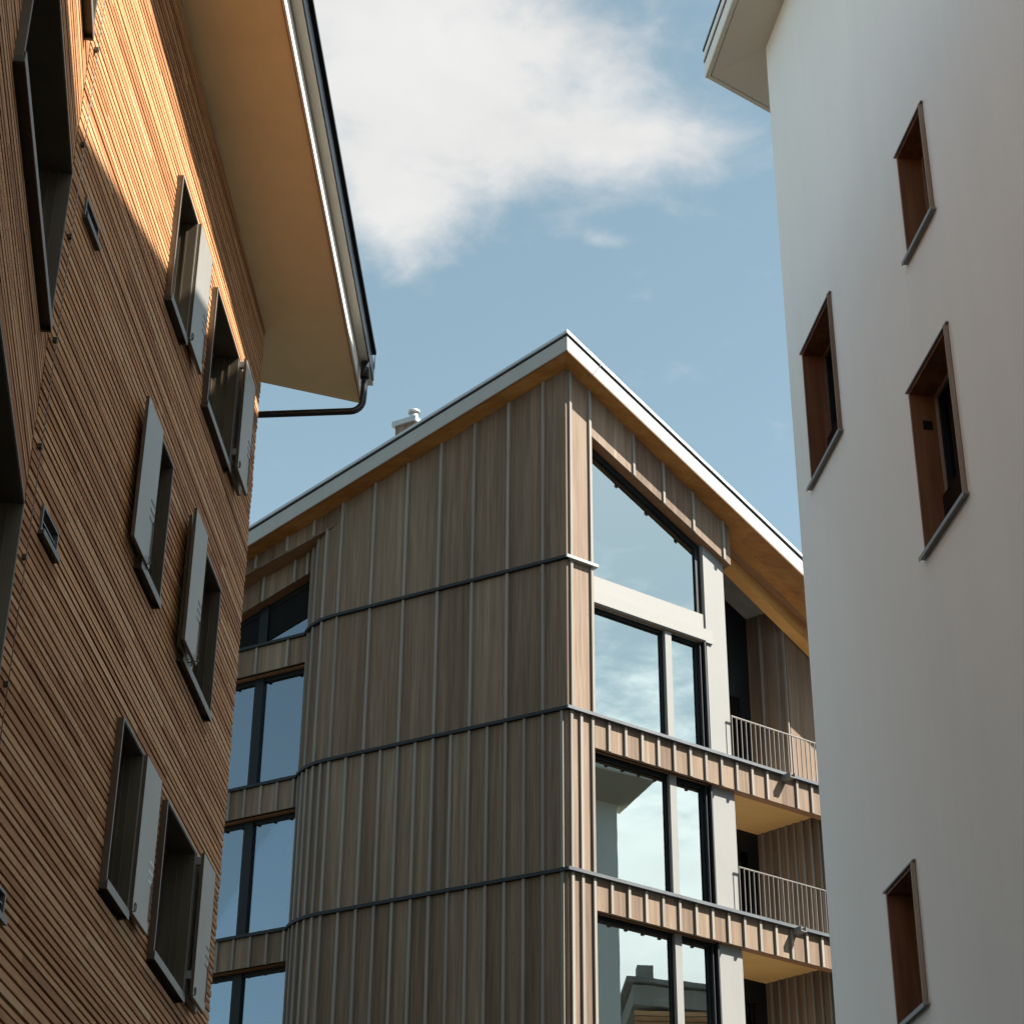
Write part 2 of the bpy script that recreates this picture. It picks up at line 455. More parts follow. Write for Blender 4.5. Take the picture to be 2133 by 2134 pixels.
grid_wall(FE2, 'plaster_wall', WB, 'plaster', 0, 30, 0, lambda u: EW0+.02, [])
def deep_window(u0, u1, z0, z1, guard):
    D = .30; t = .028
    w = FW.boxes('window', WB, 'reveal_wood', [
        (u1-t, u1+.002, -D, .006, z0, z1),                 # far jamb board
        (u0-.002, u0+t, -D, .004, z0, z1),                 # near jamb board
        (u0+t, u1-t, -D, .005, z1-t, z1+.002)])            # head board
    FW.box('jamb_trim', w, 'trim_wood', u0-.004, u0+.022, .006, .045, z0+.01, z1-.005)
    FW.boxes('head_flashing', w, 'sill_metal', [(u0-.03, u1+.02, .005, .032, z1, z1+.016)])
    FW.boxes('sill', w, 'sill_metal', [(u0-.035, u1+.035, -D, .062, z0-.022, z0), (u0-.035, u1+.035, .054, .062, z0-.042, z0-.022)])
    FW.boxes('sash', w, 'black_metal', [(u0+t, u0+t+.06, -D-.05, -D+.03, z0, z1-t), (u1-t-.07, u1-t, -D-.05, -D+.03, z0, z1-t),
                                        (u0+t+.06, u1-t-.07, -D-.05, -D+.03, z1-t-.07, z1-t), (u0+t+.06, u1-t-.07, -D-.05, -D+.03, z0, z0+.08)])
    FW.boxes('sash_cover', w, 'trim_wood', [(u1-t-.022, u1-t, -D+.03, -D+.055, z0+.36*(z1-z0) if guard else z0, z1-t), (u0+t, u1-t-.022, -D+.03, -D+.055, z1-t-.03, z1-t)])
    FW.box('pane', w, 'glass_dark', u0+t+.06, u1-t-.07, -D-.02, -D-.012, z0+.08, z1-t-.07)
    if guard:
        FW.box('guard_pane', w, 'glass_dark', u0+t, u1-t, -D+.075, -D+.085, z0, z0+.36*(z1-z0))
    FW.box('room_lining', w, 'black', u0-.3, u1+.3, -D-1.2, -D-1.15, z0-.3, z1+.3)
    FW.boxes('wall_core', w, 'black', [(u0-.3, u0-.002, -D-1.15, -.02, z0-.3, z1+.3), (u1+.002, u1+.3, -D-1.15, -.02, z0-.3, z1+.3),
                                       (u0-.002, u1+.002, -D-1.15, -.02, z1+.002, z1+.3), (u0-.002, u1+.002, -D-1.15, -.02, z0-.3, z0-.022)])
    return w
for i, h in enumerate(win_w): 
    w = deep_window(*h, guard=i in (1, 2))
    if i == 2: FW.box('vent_pipe', w, 'black', h[1]-.045, h[1]-.027, -.19, -.10, h[3]-.42, h[3]-.33)
# eave: soffit boards, trim, fascia in layers, thin roof edge
cz = EW0
A_in, A_out, A_top = .60, .665, .86
def wq(u, n, z): return FW.pt(u, n, z)
zs0, zs1 = zeW(-26)-.02, EW0
corner_in = (.63, A_in)
# mitre corner in plan and the end eave running back along the end wall
ce = FW.pt(.63, A_in, cz); ce_o = FW.pt(.69, A_out, cz)
w0 = FW.pt(0, 0, cz)
far = 15.24
eIn = FE.pt(far, 0, cz); 
ex = (FE.pt(0, 0, 0)-FE.pt(0, 1, 0))
eoff = (ce-FE.P).dot(FE.n); eoff_o = (ce_o-FE.P).dot(FE.n)
eu = (ce-FE.P).dot(FE.d); eu_o = (ce_o-FE.P).dot(FE.d)
th = Vector((0, 0, .03))
def soff(name, pts, mat): return quadprism(name, WB, mat, pts, [p+th for p in pts])
soff('soffit_board', [FW.pt(-26, -.02, zs0), FW.pt(0, -.0, cz), ce, FW.pt(-26, A_in, zs0)], 'soffit_white')
soff('soffit_board', [w0+FW.d*.002, FE.pt(15.83, -.45, cz), FE.pt(far, 1.7, cz), FE.pt(3.0, eoff, cz), ce+FW.d*.004], 'soffit_white')
def eave_run(Fx, u0, z0, u1, z1, n0):
    """trim, shadow gap and fascia layers along one eave"""
    Fx.sweep('eave_trim', WB, 'soffit_white', [(n0+.012, 0), (n0+.07, 0), (n0+.07, .05), (n0+.012, .05)], [(u0, z0-.012), (u1, z1-.012)])
    Fx.sweep('fascia', WB, 'fascia_white', [(n0+.02, .05), (n0+.068, .05), (n0+.068, .27), (n0+.02, .27)], [(u0, z0-.012), (u1, z1-.012)])
    Fx.sweep('fascia_gap', WB, 'bronze', [(n0-.05, .27), (n0+.082, .27), (n0+.082, .31), (n0-.05, .31)], [(u0, z0-.012), (u1, z1-.012)])
    Fx.sweep('fascia', WB, 'fascia_white', [(n0-.05, .31), (n0+.074, .31), (n0+.074, .47), (n0-.05, .47)], [(u0, z0-.012), (u1, z1-.012)])
    Fx.sweep('roof_edge', WB, 'black_metal', [(n0-.05, .47), (n0+.088, .47), (n0+.088, .51), (n0-.05, .51)], [(u0, z0-.012), (u1, z1-.012)])
eave_run(FW, -26, zs0, .69, cz, A_in)
eave_run(FE, eu, cz, 3.0, cz, eoff)
q0, q1 = FE.pt(3.0, eoff, 0), FE.pt(far, 1.7, 0)
FE3 = Fr(q0[:2], (q1.x-q0.x, q1.y-q0.y), -1)
eave_run(FE3, 0, cz, (q1-q0).length, cz, 0)
rtop = cz+.49
quadprism('roof', WB, 'roof_slate', [FW.pt(-26, A_in, zs0+.46), FW.pt(.66, A_in, rtop-.03), FE.pt(far, eoff, rtop-.03), FE2.pt(30, .5, rtop-.03)],
          [FW.pt(-26, -9, zs0+1.2), FW.pt(-9, -9, rtop+1.0), FE.pt(far-7, -9, rtop+1.0), FE2.pt(30, -9, rtop+1.0)])

# ================================================================== SLATTED TIMBER BUILDING (left)
SB = thing('slatted_building', (-2.977, 20.283, 0), 'brown timber slatted building on the left with metal shutters and a wide eave', 'building')
ZT = lambda u: 15.66 - .0623*u                  # soffit height along the far wall
win_n = [(-4.68, -3.93, 12.81, 14.24, 'R', 1), (-2.84, -1.53, 12.81, 14.245, 'R', 2),
         (-4.70, -3.90, 9.975, 11.415, 'L', 1), (-2.84, -1.42, 9.975, 11.415, 'L', 2),
         (-4.68, -3.90, 7.095, 8.53, 'R', 1), (-2.86, -1.52, 7.095, 8.525, 'R', 2)]
win_near = [(-3.24, -.37, 12.83, 14.27), (-3.24, -.37, 10.05, 11.46), (-3.24, -.40, 7.15, 8.58)]
vents = [(-7.36, -6.94, 11.665, 11.85), (-7.37, -6.93, 8.80, 9.015), (-7.38, -7.03, 6.0, 6.19)]
UC = -7.77
rows = []; z = 4.6
while z < 16.5:
    p = random.choice((.0645, .0645, .075, .075, .0855))
    rows.append((z, z+p-.0245)); z += p
pieces = []                                    # (frame, u0, u1, n0, n1, z0, z1)
def cut(iv, holes):
    out = [iv]
    for a, b in holes:
        nx = []
        for s, e in out:
            if b <= s or a >= e: nx.append((s, e)); continue
            if s < a: nx.append((s, a))
            if e > b: nx.append((b, e))
        out = nx
    return out
for (z0, z1) in rows:
    dpt = random.uniform(-.003, .003)
    zz = (z0+z1)/2
    for Fx, a, b, holes in ((FS, UC+.02, random.uniform(-.012, .012), [(h[0]+.006, h[1]-.006) for h in win_n if h[2]-.05 < zz < h[3]+.02] + [(h[0]+.02, h[1]-.02) for h in vents if h[2] < zz < h[3]]),
                            (FN, -6.0, -.005, [(h[0]+.006, h[1]-.006) for h in win_near if h[2]-.05 < zz < h[3]+.02])):
        if Fx is FS and z1 > ZT(-3.9)-.01:
            b = min(b, (15.66-z1)/.0623)
            if b < a+.3: continue
        u = a; joints = []
        u -= random.uniform(0, 3)
        while u < b:
            L = random.choice((1.1, 1.8, 2.4, 3.0, 3.9))*random.uniform(.8, 1.2)
            s, e = max(u, a), min(u+L-.003, b)
            if e-s > .03:
                for (p, q) in cut((s, e), holes):
                    if q-p > .03: pieces.append((Fx, p, q, -.045, dpt+random.uniform(-.0015, .0015), z0, z1))
            u += L
camP = Vector((0, 0, 1.6))
def score(p):
    Fx, a, b, n0, n1, z0, z1 = p
    c = Fx.pt((a+b)/2, 0, (z0+z1)/2)-camP
    x, y, d = c.dot(rt), c.dot(up), c.dot(fw)
    if d < .5 or abs(x/d) > .26 or abs(y/d) > .26: return 0
    return (b-a)*(z1-z0)/d**2 * abs(c.normalized().dot(Fx.n))
pieces.sort(key=score, reverse=True)
for p in pieces[:300]:
    p[0].box('slat', SB, 'slat', *p[1:])
rest = pieces[300:]
for Fx in (FS, FN):
    q = [p for p in rest if p[0] is Fx]
    V, Fc, T = [], [], []
    for p in q:
        b0 = len(V); t = random.random()
        for u in (p[1], p[2]):
            for n in (p[3], p[4]):
                for zz in (p[5], p[6]): V.append(Fx.pt(u, n, zz))
        for f in ((0, 1, 3, 2), (4, 6, 7, 5), (0, 4, 5, 1), (2, 3, 7, 6), (0, 2, 6, 4), (1, 5, 7, 3)):
            Fc.append(tuple(b0+k for k in f)); T.append(t)
    mesh_obj('slat', V, Fc, 'slat', SB, 'stuff', tones=T)
# membrane behind the slats, plinth, and the building's body
grid_wall(FS, 'backing_wall', SB, 'membrane', UC+.004, -.02, 4.6, lambda u: ZT(u)+.02, [h[:4] for h in win_n], th=-.072)
grid_wall(FN, 'backing_wall', SB, 'membrane', -6.0, -.004, 4.6, lambda u: 16.35, [h for h in win_near], th=-.072)
FS.box('plinth', SB, 'masonry', UC+.03, -.01, -.4, -.01, 0, 4.59)
FN.box('plinth', SB, 'masonry', -6.0, .02, -.4, -.01, 0, 4.59)
FEND = Fr(FS.pt(-.02, -.03, 0)[:2], azv(250), 1)
FEND.box('end_wall', SB, 'slat', .32, 12, -.25, .0, 0, 15.6)
# verticals that close the inside corner
def box_window(Fx, u0, u1, z0, z1, sp=.0):
    t, P_, D = .026, .055, .24
    w = Fx.boxes('window', SB, 'bronze', [(u0, u0+t, -D, P_, z0, z1), (u1-t, u1, -D, P_, z0, z1), (u0+t, u1-t, -D, P_-.001, z1-t, z1)])
    Fx.boxes('sill', w, 'bronze_dark', [(u0+t, u1-t, -D, P_+.012, z0-.012, z0+.03), (u0, u0+t, -.02, P_+.012, z0-.045, z0-.002), (u1-t, u1, -.02, P_+.012, z0-.045, z0-.002)])
    Fx.boxes('sill_edge', w, 'sill_metal', [(u0-.004, u1+.006, P_+.012, P_+.018, z0-.046, z0+.032)])
    Fx.boxes('edge_trim', w, 'sill_metal', [(u0-.003, u0+.016, P_, P_+.006, z0+.034, z1), (u1-.016, u1+.003, P_, P_+.006, z0+.034, z1), (u0+.016, u1-.016, P_, P_+.006, z1-.016, z1+.003)])
    Fx.boxes('sash', w, 'bronze_dark', [(u0+t, u0+t+.055, -D-.04, -D+.03, z0+.03, z1-t), (u1-t-.055, u1-t, -D-.04, -D+.03, z0+.03, z1-t),
                                       (u0+t+.055, u1-t-.055, -D-.04, -D+.03, z1-t-.055, z1-t), (u0+t+.055, u1-t-.055, -D-.04, -D+.03, z0+.03, z0+.085)])
    Fx.box('pane', w, 'glass_dark', u0+t+.055, u1-t-.055, -D-.01, -D-.004, z0+.085, z1-t-.055)
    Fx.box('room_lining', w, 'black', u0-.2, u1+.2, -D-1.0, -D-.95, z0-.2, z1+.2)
    Fx.boxes('track', w, 'bronze', [(u1-t-.012, u1-t, -.12, -.10, z0+.03, z1-t), (u1-t-.012, u1-t, -.05, -.035, z0+.03, z1-t)])
    return w
def shutter(u0, u1, n, z0, z1, hinge_u, pale=False, slot_z=.42, hinge_n=.06):
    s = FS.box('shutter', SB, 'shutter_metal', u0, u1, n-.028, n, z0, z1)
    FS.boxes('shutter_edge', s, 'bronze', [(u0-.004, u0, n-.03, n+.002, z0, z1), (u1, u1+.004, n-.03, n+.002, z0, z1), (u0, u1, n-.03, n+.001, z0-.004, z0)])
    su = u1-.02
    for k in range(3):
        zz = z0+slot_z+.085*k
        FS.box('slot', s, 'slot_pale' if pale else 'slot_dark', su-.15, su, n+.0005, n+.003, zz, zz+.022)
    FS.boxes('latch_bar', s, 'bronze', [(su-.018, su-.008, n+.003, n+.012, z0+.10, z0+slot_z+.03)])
    # ring of the holding stay, low on the hinge side
    c = FS.pt(hinge_u, n+.02, z0+.045)
    ring = [c + FS.d*(.032*math.cos(a)) + Vector((0, 0, .036*math.sin(a))) for a in [2*math.pi*k/14 for k in range(14)]]
    tube('stay_ring', s, 'bronze_dark', ring, .0055, 6, closed=True)
    tube('stay_rod', s, 'bronze_dark', [FS.pt(hinge_u, n+.02, z0+.01), FS.pt(hinge_u, .0, z0-.02)], .006, 6)
    for zz in (z0+.16, z1-.12):
        FS.box('hinge', s, 'sill_metal', hinge_u-.02, hinge_u+.02, 0, n-.028, zz, zz+.075)
    return s
for i, (u0, u1, z0, z1, side, nl) in enumerate(win_n):
    box_window(FS, u0, u1, z0, z1)
    zl0, zl1 = z0+.03, z1-.005
    if side == 'R':
        if nl == 1:
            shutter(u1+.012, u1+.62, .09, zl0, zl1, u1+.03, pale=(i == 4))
        else:
            shutter(u1+.015, u1+.61, .065, zl0, zl1, u1+.03)
            shutter(u1+.020, u1+.615, .138, zl0, zl1, u1+.03)
    else:
        if nl == 1:
            shutter(u0-.42, u0+.185, .09, zl0, zl1, u0+.10)
        else:
            shutter(u0+.0-.16, u0+.43, .062, zl0, zl1, u0+.30)
            shutter(u0-.30, u0+.27, .135, zl0, zl1, u0+.20)
for h in win_near: box_window(FN, *h)
for (u0, u1, z0, z1) in vents:
    v = FS.boxes('wall_vent', SB, 'steel', [(u0, u0+.022, -.05, .018, z0, z1), (u1-.022, u1, -.05, .018, z0, z1), (u0+.022, u1-.022, -.05, .018, z1-.02, z1)])
    FS.boxes('vent_sill', v, 'bronze_dark', [(u0-.01, u1+.012, -.05, .04, z0-.03, z0)])
    FS.boxes('vent_drip', v, 'steel', [(u0-.01, u1+.016, .04, .046, z0-.032, z0+.012)])
    for k in range(2):
        zz = z0+.045+k*.055
        FS.box('louvre', v, 'steel', u0+.022, u1-.022, -.03, .008, zz, zz+.012)
    FS.box('vent_back', v, 'black', u0, u1, -.085, -.075, z0, z1)
# lightning conductor beside the inside corner
cable = tube('lightning_cable', SB, 'steel', [FS.pt(-7.645, .03, 4.7), FS.pt(-7.645, .03, 15.5)], .004, 6)
for zz in (14.1, 13.13, 12.14, 11.23, 10.27, 9.34, 8.43, 7.45, 6.5, 5.5):
    FS.box('cable_clip', cable, 'bronze_dark', -7.664, -7.626, .0, .035, zz-.017, zz+.017)
# eave of the slatted building
EN = .97
def SZ(u): return ZT(u)
endw, endo = 1.02, 1.50
st = [(UC, SZ(UC)), (0.0, SZ(0))]
a = [FS.pt(UC, -.06, SZ(UC)), FS.pt(-.02, -.06, SZ(-.02)), FS.pt(endw-.03, -.25, SZ(endw)), FS.pt(endo, EN, SZ(endo)), FS.pt(UC, EN, SZ(UC))]
quadprism('soffit', SB, 'soffit_paint', a, [p+Vector((0, 0, .03)) for p in a])
# soffit of the near wing, meeting the far one over the inside corner
cz_ = SZ(UC)
zn = lambda u: cz_ - .0623*u
b_ = [FN.pt(-7, -.06, zn(-7)), FN.pt(0.02, -.06, cz_+.004), FS.pt(UC, EN, cz_+.004), FN.pt(-7, EN, zn(-7))]
quadprism('soffit', SB, 'soffit_paint', b_, [p+Vector((0, 0, .03)) for p in b_])
b2 = [FS.pt(UC, -.06, cz_), FS.pt(UC, -3, cz_), FS.pt(endw-2.0, -6, cz_), FS.pt(endw-.03, -.25, SZ(endw))]
V = FS
for Fx, s0, s1 in ((FS, (UC, SZ(UC)), (endo, SZ(endo))), (FN, (-7, zn(-7)), (UC-UC+.12, cz_))):
    st = [s0, s1]
    Fx.sweep('soffit_trim', SB, 'brown_wood', [(EN, -.012), (EN+.012, -.012), (EN+.012, .04), (EN, .04)], st)
    Fx.sweep('fascia', SB, 'fascia_white', [(EN+.012, -.008), (EN+.035, -.008), (EN+.035, .25), (EN+.012, .25)], st)
    Fx.sweep('fascia_joint', SB, 'brown_wood', [(EN+.012, .25), (EN+.043, .25), (EN+.043, .262), (EN+.012, .262)], st)
    Fx.sweep('eave_board', SB, 'soffit_white', [(EN-.1, .262), (EN+.155, .262), (EN+.155, .285), (EN-.1, .285)], st)
    g_ = Fx.sweep('gutter', SB, 'gutter', [(EN+.10, .285), (EN+.115, .27), (EN+.160, .27), (EN+.160, .255), (EN+.172, .255), (EN+.172, .50), (EN+.155, .50), (EN+.155, .30), (EN+.10, .30)], [(s0[0], s0[1]), (s1[0]-.10, s1[1]+.006)] if Fx is FS else st)
    Fx.sweep('roof_edge', SB, 'black_metal', [(EN-.1, .52), (EN+.215, .52), (EN+.215, .565), (EN-.1, .565)], [(s0[0], s0[1]), (s1[0]-.28, s1[1]+.017)] if Fx is FS else st)
quadprism('roof', SB, 'roof_slate', [FS.pt(UC, EN+.1, cz_+.30), FS.pt(endo-.3, EN+.1, SZ(endo)+.30), FS.pt(endw-.3, -.4, SZ(endw)+.30), FS.pt(-2, -9, 15.9), FS.pt(UC-2, -9, 15.9)],
          [FS.pt(UC, EN+.05, cz_+.52), FS.pt(endo-.35, EN+.05, SZ(endo)+.52), FS.pt(endw-.35, -.4, SZ(endw)+.52), FS.pt(-2, -9, 17.5), FS.pt(UC-2, -9, 17.5)])
quadprism('roof', SB, 'roof_slate', [FN.pt(-7, EN+.1, zn(-7)+.30), FN.pt(.1, EN+.1, cz_+.30), FS.pt(UC, -9, 15.9), FN.pt(-7, -9, 16)],
          [FN.pt(-7, EN+.05, zn(-7)+.52), FN.pt(.1, EN+.05, cz_+.52), FS.pt(UC, -9, 17.5), FN.pt(-7, -9, 17.5)])
# rain pipe from the gutter outlet back to the end wall
pz = 15.12
P1 = FS.pt(1.0, 1.085, 15.62); P2 = FS.pt(.98, 1.08, pz)
P3 = FS.pt(.97, -.55, pz-.03)
pts = [P1, P1.lerp(P2, .55)]
dirh = (P3-P2).normalized()
for k in range(7):
    a_ = (k/6)*math.pi/2
    pts.append(P2 + Vector((0, 0, 1))*(.15*(1-math.sin(a_))) + dirh*(.15*(1-math.cos(a_))))
pts.append(P3); pts.append(P3+dirh*1.6)
dp = tube('downpipe', SB, 'gutter', pts, .043, 14)
tube('pipe_collar', dp, 'gutter', [P1+Vector((0, 0, .22)), P1-Vector((0, 0, .005))], .058, 14)
FS.box('gutter_hook', g_, 'steel', 1.35, 1.356, EN+.175, EN+.185, SZ(1.3)+.40, SZ(1.3)+.62)

# ================================================================== MIDDLE BUILDING
MB_ = thing('board_clad_building', (.996, 32.785, 0), 'weathered board and batten apartment block in the middle under a steep roof edge', 'building')
L1, L2, L3, L4 = 19.41, 16.42, 13.47, 10.52
ZR = lambda u: 23.53 - .540*u                  # wall top on the sunny side
ZL = lambda s: 23.50 - .325*s                  # wall top on the shaded side
LT = .058
ARC, S0 = 1.26, 5.0
def Lp(s):
    """outline of the shaded side: straight, then a rounded return into the window recess"""
    if s <= S0: return s, 0., 0.
    t = (s-S0)/ARC
    return S0+ARC*math.sin(t), -ARC*(1-math.cos(t)), t
SE = 6.0
ue, ne, te = Lp(SE)
RN = ne                                        # recess plane
def curve_strip(name, parent, mat, s0, s1, nin, nout, z0, z1, kind=None, tz=None):
    """panel that follows the outline between s0 and s1; z1 may be a function of s"""
    k = 1 if s1 <= S0 else max(2, int((s1-s0)/.06)+1)
    ss = [s0+(s1-s0)*i/k for i in range(k+1)]
    V, F = [], []
    for s in ss:
        u, n, t = Lp(s)
        nu, nn = math.sin(t), math.cos(t)
        for off in (nin, nout):
            for zz in (z0(s) if callable(z0) else z0, z1(s) if callable(z1) else z1):
                V.append(FL.pt(u+nu*off, n+nn*off, zz))
    for i in range(k):
        a, b = 4*i, 4*i+4
        F += [(a, b, b+1, a+1), (a+2, a+3, b+3, b+2), (a, a+2, b+2, b), (a+1, b+1, b+3, a+3)]
    F += [(0, 1, 3, 2), (4*k, 4*k+2, 4*k+3, 4*k+1)]
    return mesh_obj(name, V, F, mat, parent, kind)
def L_batten(s, z0, z1, w=.052, d=.042):
    u, n, t = Lp(s)
    c = FL.pt(u, n, 0)
    dv = FL.d*math.cos(t) - FL.n*math.sin(t)
    f = Fr(c[:2], (dv.x, dv.y), -1)
    return f.box('batten', MB_, 'batten', -w/2, w/2, -.004, d, z0, z1)
storeys_L = [(L4, L3, 'fine'), (L3, L2, 'fine'), (L2, L1, 'wide'), (L1, None, 'wide')]
storeys_L.insert(0, (L4-2.95, L4, 'fine'))
for (zb, zt, kind) in storeys_L:
    step = .3735 if kind == 'fine' else .747
    bs = []
    s = .10 if kind == 'fine' else .4735
    while s < S0-.02:
        bs.append(s); s += step
    if kind == 'fine': bs += [S0-.045+.187*k for k in range(1, 6)]
    else: bs += [5.33, 5.62, 5.90]
    edges = [.004]+bs+[SE]
    top = (lambda s: ZL(Lp(s)[0])-.004) if zt is None else zt-LT
    if zt is None:                             # the lintel line cuts the rounded part of the top storey
        top = lambda s: min(ZL(Lp(s)[0])-.004, 23.5) if s < 5.05 else ZL(Lp(s)[0])-.35*min(1, (s-5.05)/.2)
    for a, b in zip(edges, edges[1:]):
        if b-a < .02: continue
        curve_strip('facade_board', MB_, 'board', a+.001, b-.001, -.03, random.uniform(-.002, .002), zb+.001, top)
    for s in bs:
        zt_ = (top(s) if callable(top) else top)
        L_batten(s, zb+.016, zt_-.002 if zt is None else zt_)
    # solid behind the boards
    curve_strip('wall_core', MB_, 'black', .06, SE-.02, -.30, -.031, zb, (lambda s: ZL(Lp(s)[0])-.45) if zt is None else zt)
for zt in (L1, L2, L3, L4):
    lg = curve_strip('ledge', MB_, 'dark_metal', -.055, SE+.02, -.01, .078, zt-LT, zt)
    st_ = .747 if zt == L1 else .3735
    lst = []
    s = .4735 if zt >= L2 else .10
    while s < S0-.02:
        lst.append((s-.034, s+.034, .0, .058, zt, zt+.014)); s += (.747 if zt >= L2 else .3735)
    FL.boxes('batten_shoe', lg, 'dark_metal', lst)
    FL.box('ledge', MB_, 'dark_metal', ue, 13, RN-.24, RN+.062, zt-LT, zt)
# recessed windows on the shaded side
FLR = Fr(FL.pt(0, RN, 0)[:2], (FL.d.x, FL.d.y), -1)
def slanted(f0, sl): return lambda u: f0 + sl*u
def L_band(z0, z1, wide):
    step = .747 if wide else .372
    us = []
    u = 6.0 if not wide else 6.35
    while u < 12.9: us.append(u); u += step
    ed = [ue+.005]+us+[13]
    for a, b in zip(ed, ed[1:]):
        if b-a > .02: FLR.box('facade_board', MB_, 'board', a+.001, b-.001, -.03, random.uniform(-.002, .002), z0, z1)
    for u in us: FLR.box('batten', MB_, 'batten', u-.026, u+.026, -.004, .036, z0-.012, z1)
    FLR.box('wall_core', MB_, 'black', ue, 13, -.24, -.031, z0+.02, z1)
def L_window(z0, z1, wtop=None):
    """two-light window: head rail, black frame, mullion, panes; z1 is the underside of the band"""
    D = -.24
    uR = ue+.045
    FLR.boxes('window_jamb_board', MB_, 'brown_wood', [(ue+.002, ue+.022, -.22, -.002, z0, z1), (ue+.022, uR, -.22, -.02, z0, z1)])
    hd = FLR.boxes('window', MB_, 'black_metal', [(uR, uR+.05, D-.06, D+.02, z0, z1), (7.03, 7.24, D-.06, D+.05, z0, z1), (9.0, 9.2, D-.06, D+.05, z0, z1),
                                                (uR, 13, D-.06, D+.0201, z1-.10, z1+.02), (uR, 13, D-.06, D+.0202, z0, z0+.035), (12.9, 13, D-.06, D+.02, z0, z1)])
    FLR.box('head_rail', hd, 'brown_wood', uR, 13, -.20, -.10, z1-.014, z1+.008)
    FLR.box('blind_box', hd, 'black', uR, 13, -.235, .0-.032, z1+.009, z1+.02)
    for a, b in ((uR+.05, 7.03), (7.24, 9.0), (9.2, 12.9)):
        FLR.box('pane', hd, 'glass_L', a, b, D-.02, D-.012, z0+.035, z1-.10)
for zl, zt, wide in ((L2, L1, True), (L3, L2, False), (L4, L3, False), (L4-2.95, L4, False)):
    hb = zt-.62
    L_window(zl, hb)
    L_band(hb, zt-LT, wide)
# top storey: slanted head, recess band and lintel that runs under the eave
hz = lambda u: 20.73 - .33*(u-6.03)
bandt = lambda u: 21.42 - .278*(u-5.15) + .03
uR = ue+.03
w = FLR.prism('window', MB_, 'black_metal', [(uR, hz(uR)), (uR, L1), (uR+.05, L1), (uR+.05, hz(uR+.05))], -.30, -.22)
FLR.prism('mullion', w, 'black_metal', [(7.03, hz(7.03)), (7.03, L1), (7.24, L1), (7.24, hz(7.24))], -.305, -.19)
FLR.prism('head_frame', w, 'black_metal', [(uR, hz(uR)), (uR, hz(uR)-.12), (10.5, hz(10.5)-.12), (10.5, hz(10.5))], -.301, -.219)
FLR.prism('eave_reflection', w, 'black', [(uR+.051, hz(uR+.05)-.10), (uR+.051, hz(uR+.05)-.80), (10.4, hz(10.4)-.80), (10.4, hz(10.4)-.10)], -.253, -.235)  # black sheet over the glass, stands in for the eave's dark reflection
for a, b in ((uR+.05, 7.03), (7.24, 9.9)):
    FLR.prism('pane', w, 'glass_L', [(a, L1+.01), (b, L1+.01), (b, hz(b)-.1), (a, hz(a)-.1)], -.262, -.254)
us = [6.0, 6.30, 7.045, 7.79, 8.54]
ed = [ue]+us+[9.5]
for a, b in zip(ed, ed[1:]):
    if b-a > .02: FLR.prism('facade_board', MB_, 'board', [(a+.001, hz(a)), (b-.001, hz(b)), (b-.001, bandt(b)), (a+.001, bandt(a))], -.03, .0)
for u in us: FLR.prism('batten', MB_, 'batten', [(u-.026, hz(u)-.02), (u+.026, hz(u)-.03), (u+.026, bandt(u)), (u-.026, bandt(u))], -.004, .036)
FLR.prism('window_head', MB_, 'brown_wood', [(ue, hz(ue)), (9.5, hz(9.5)), (9.5, hz(9.5)+.02), (ue, hz(ue)+.02)], -.30, -.031)
lb = lambda u: 21.42 - .278*(u-5.15)
u_list = [5.05, 5.63, 6.26, 7.0, 7.75, 8.5, 9.5]
for a, b in zip(u_list, u_list[1:]):
    FL.prism('facade_board', MB_, 'board', [(a, lb(a)), (b, lb(b)), (b, ZL(b)-.004), (a, ZL(a)-.004)], -.03, -.002)
for u in u_list[1:-1]:
    FL.prism('batten', MB_, 'batten', [(u-.026, lb(u)+.02), (u+.026, lb(u)+.02), (u+.026, ZL(u)-.006), (u-.026, ZL(u)-.006)], -.01, .034)
quadprism('lintel_soffit', MB_, 'brown_wood', [FL.pt(5.05, -.001, lb(5.05)), FL.pt(9.5, -.001, lb(9.5)), FL.pt(9.5, RN-.03, lb(9.5)+.02), FL.pt(5.05, RN-.03, lb(5.05)+.02)],
          [FL.pt(5.05, -.031, lb(5.05)+.03), FL.pt(9.5, -.031, lb(9.5)+.03), FL.pt(9.5, RN-.03, lb(9.5)+.05), FL.pt(5.05, RN-.03, lb(5.05)+.05)])

# ---------------- sunny side
BH = .555                                      # band below each ledge: ledge bottom to window head
def R_box(name, mat, *a, parent=MB_): return FR.box(name, parent, mat, *a)
UW0, UW1, UP1, UEND = .593, 3.37, 3.835, 8.5   # window, grey panel, loggia end
fine_u = [.067, .28, .533]
for (zb, zt, kind) in ((L4-2.95, L4, 'fine'), (L4, L3, 'fine'), (L3, L2, 'fine'), (L2, L1, 'wide'), (L1, None, 'wide')):
    bs = fine_u if kind == 'fine' else [.094, .562]
    ed = [.004]+bs+[UW0]
    tops = (lambda u: ZR(u)-.004) if zt is None else (lambda u, q=zt: q-LT)
    for a, b in zip(ed, ed[1:]):
        FR.prism('facade_board', MB_, 'board', [(a+.001, zb), (b-.001, zb), (b-.001, tops(b)), (a+.001, tops(a))], -.03, random.uniform(-.002, .002))
    for u in bs:
        FR.box('batten', MB_, 'batten', u-.027, u+.027, -.004, .046, zb+.016 if zb != L1 else zb+.01, tops(u)-.01)
    FR.prism('wall_core', MB_, 'black', [(.05, zb), (UW0-.004, zb), (UW0-.004, tops(UW0)), (.05, tops(.05))], -.30, -.031)
    FR.box('reveal_board', MB_, 'board', UW0-.022, UW0, -.30, -.031, zb, tops(UW0)-.02)
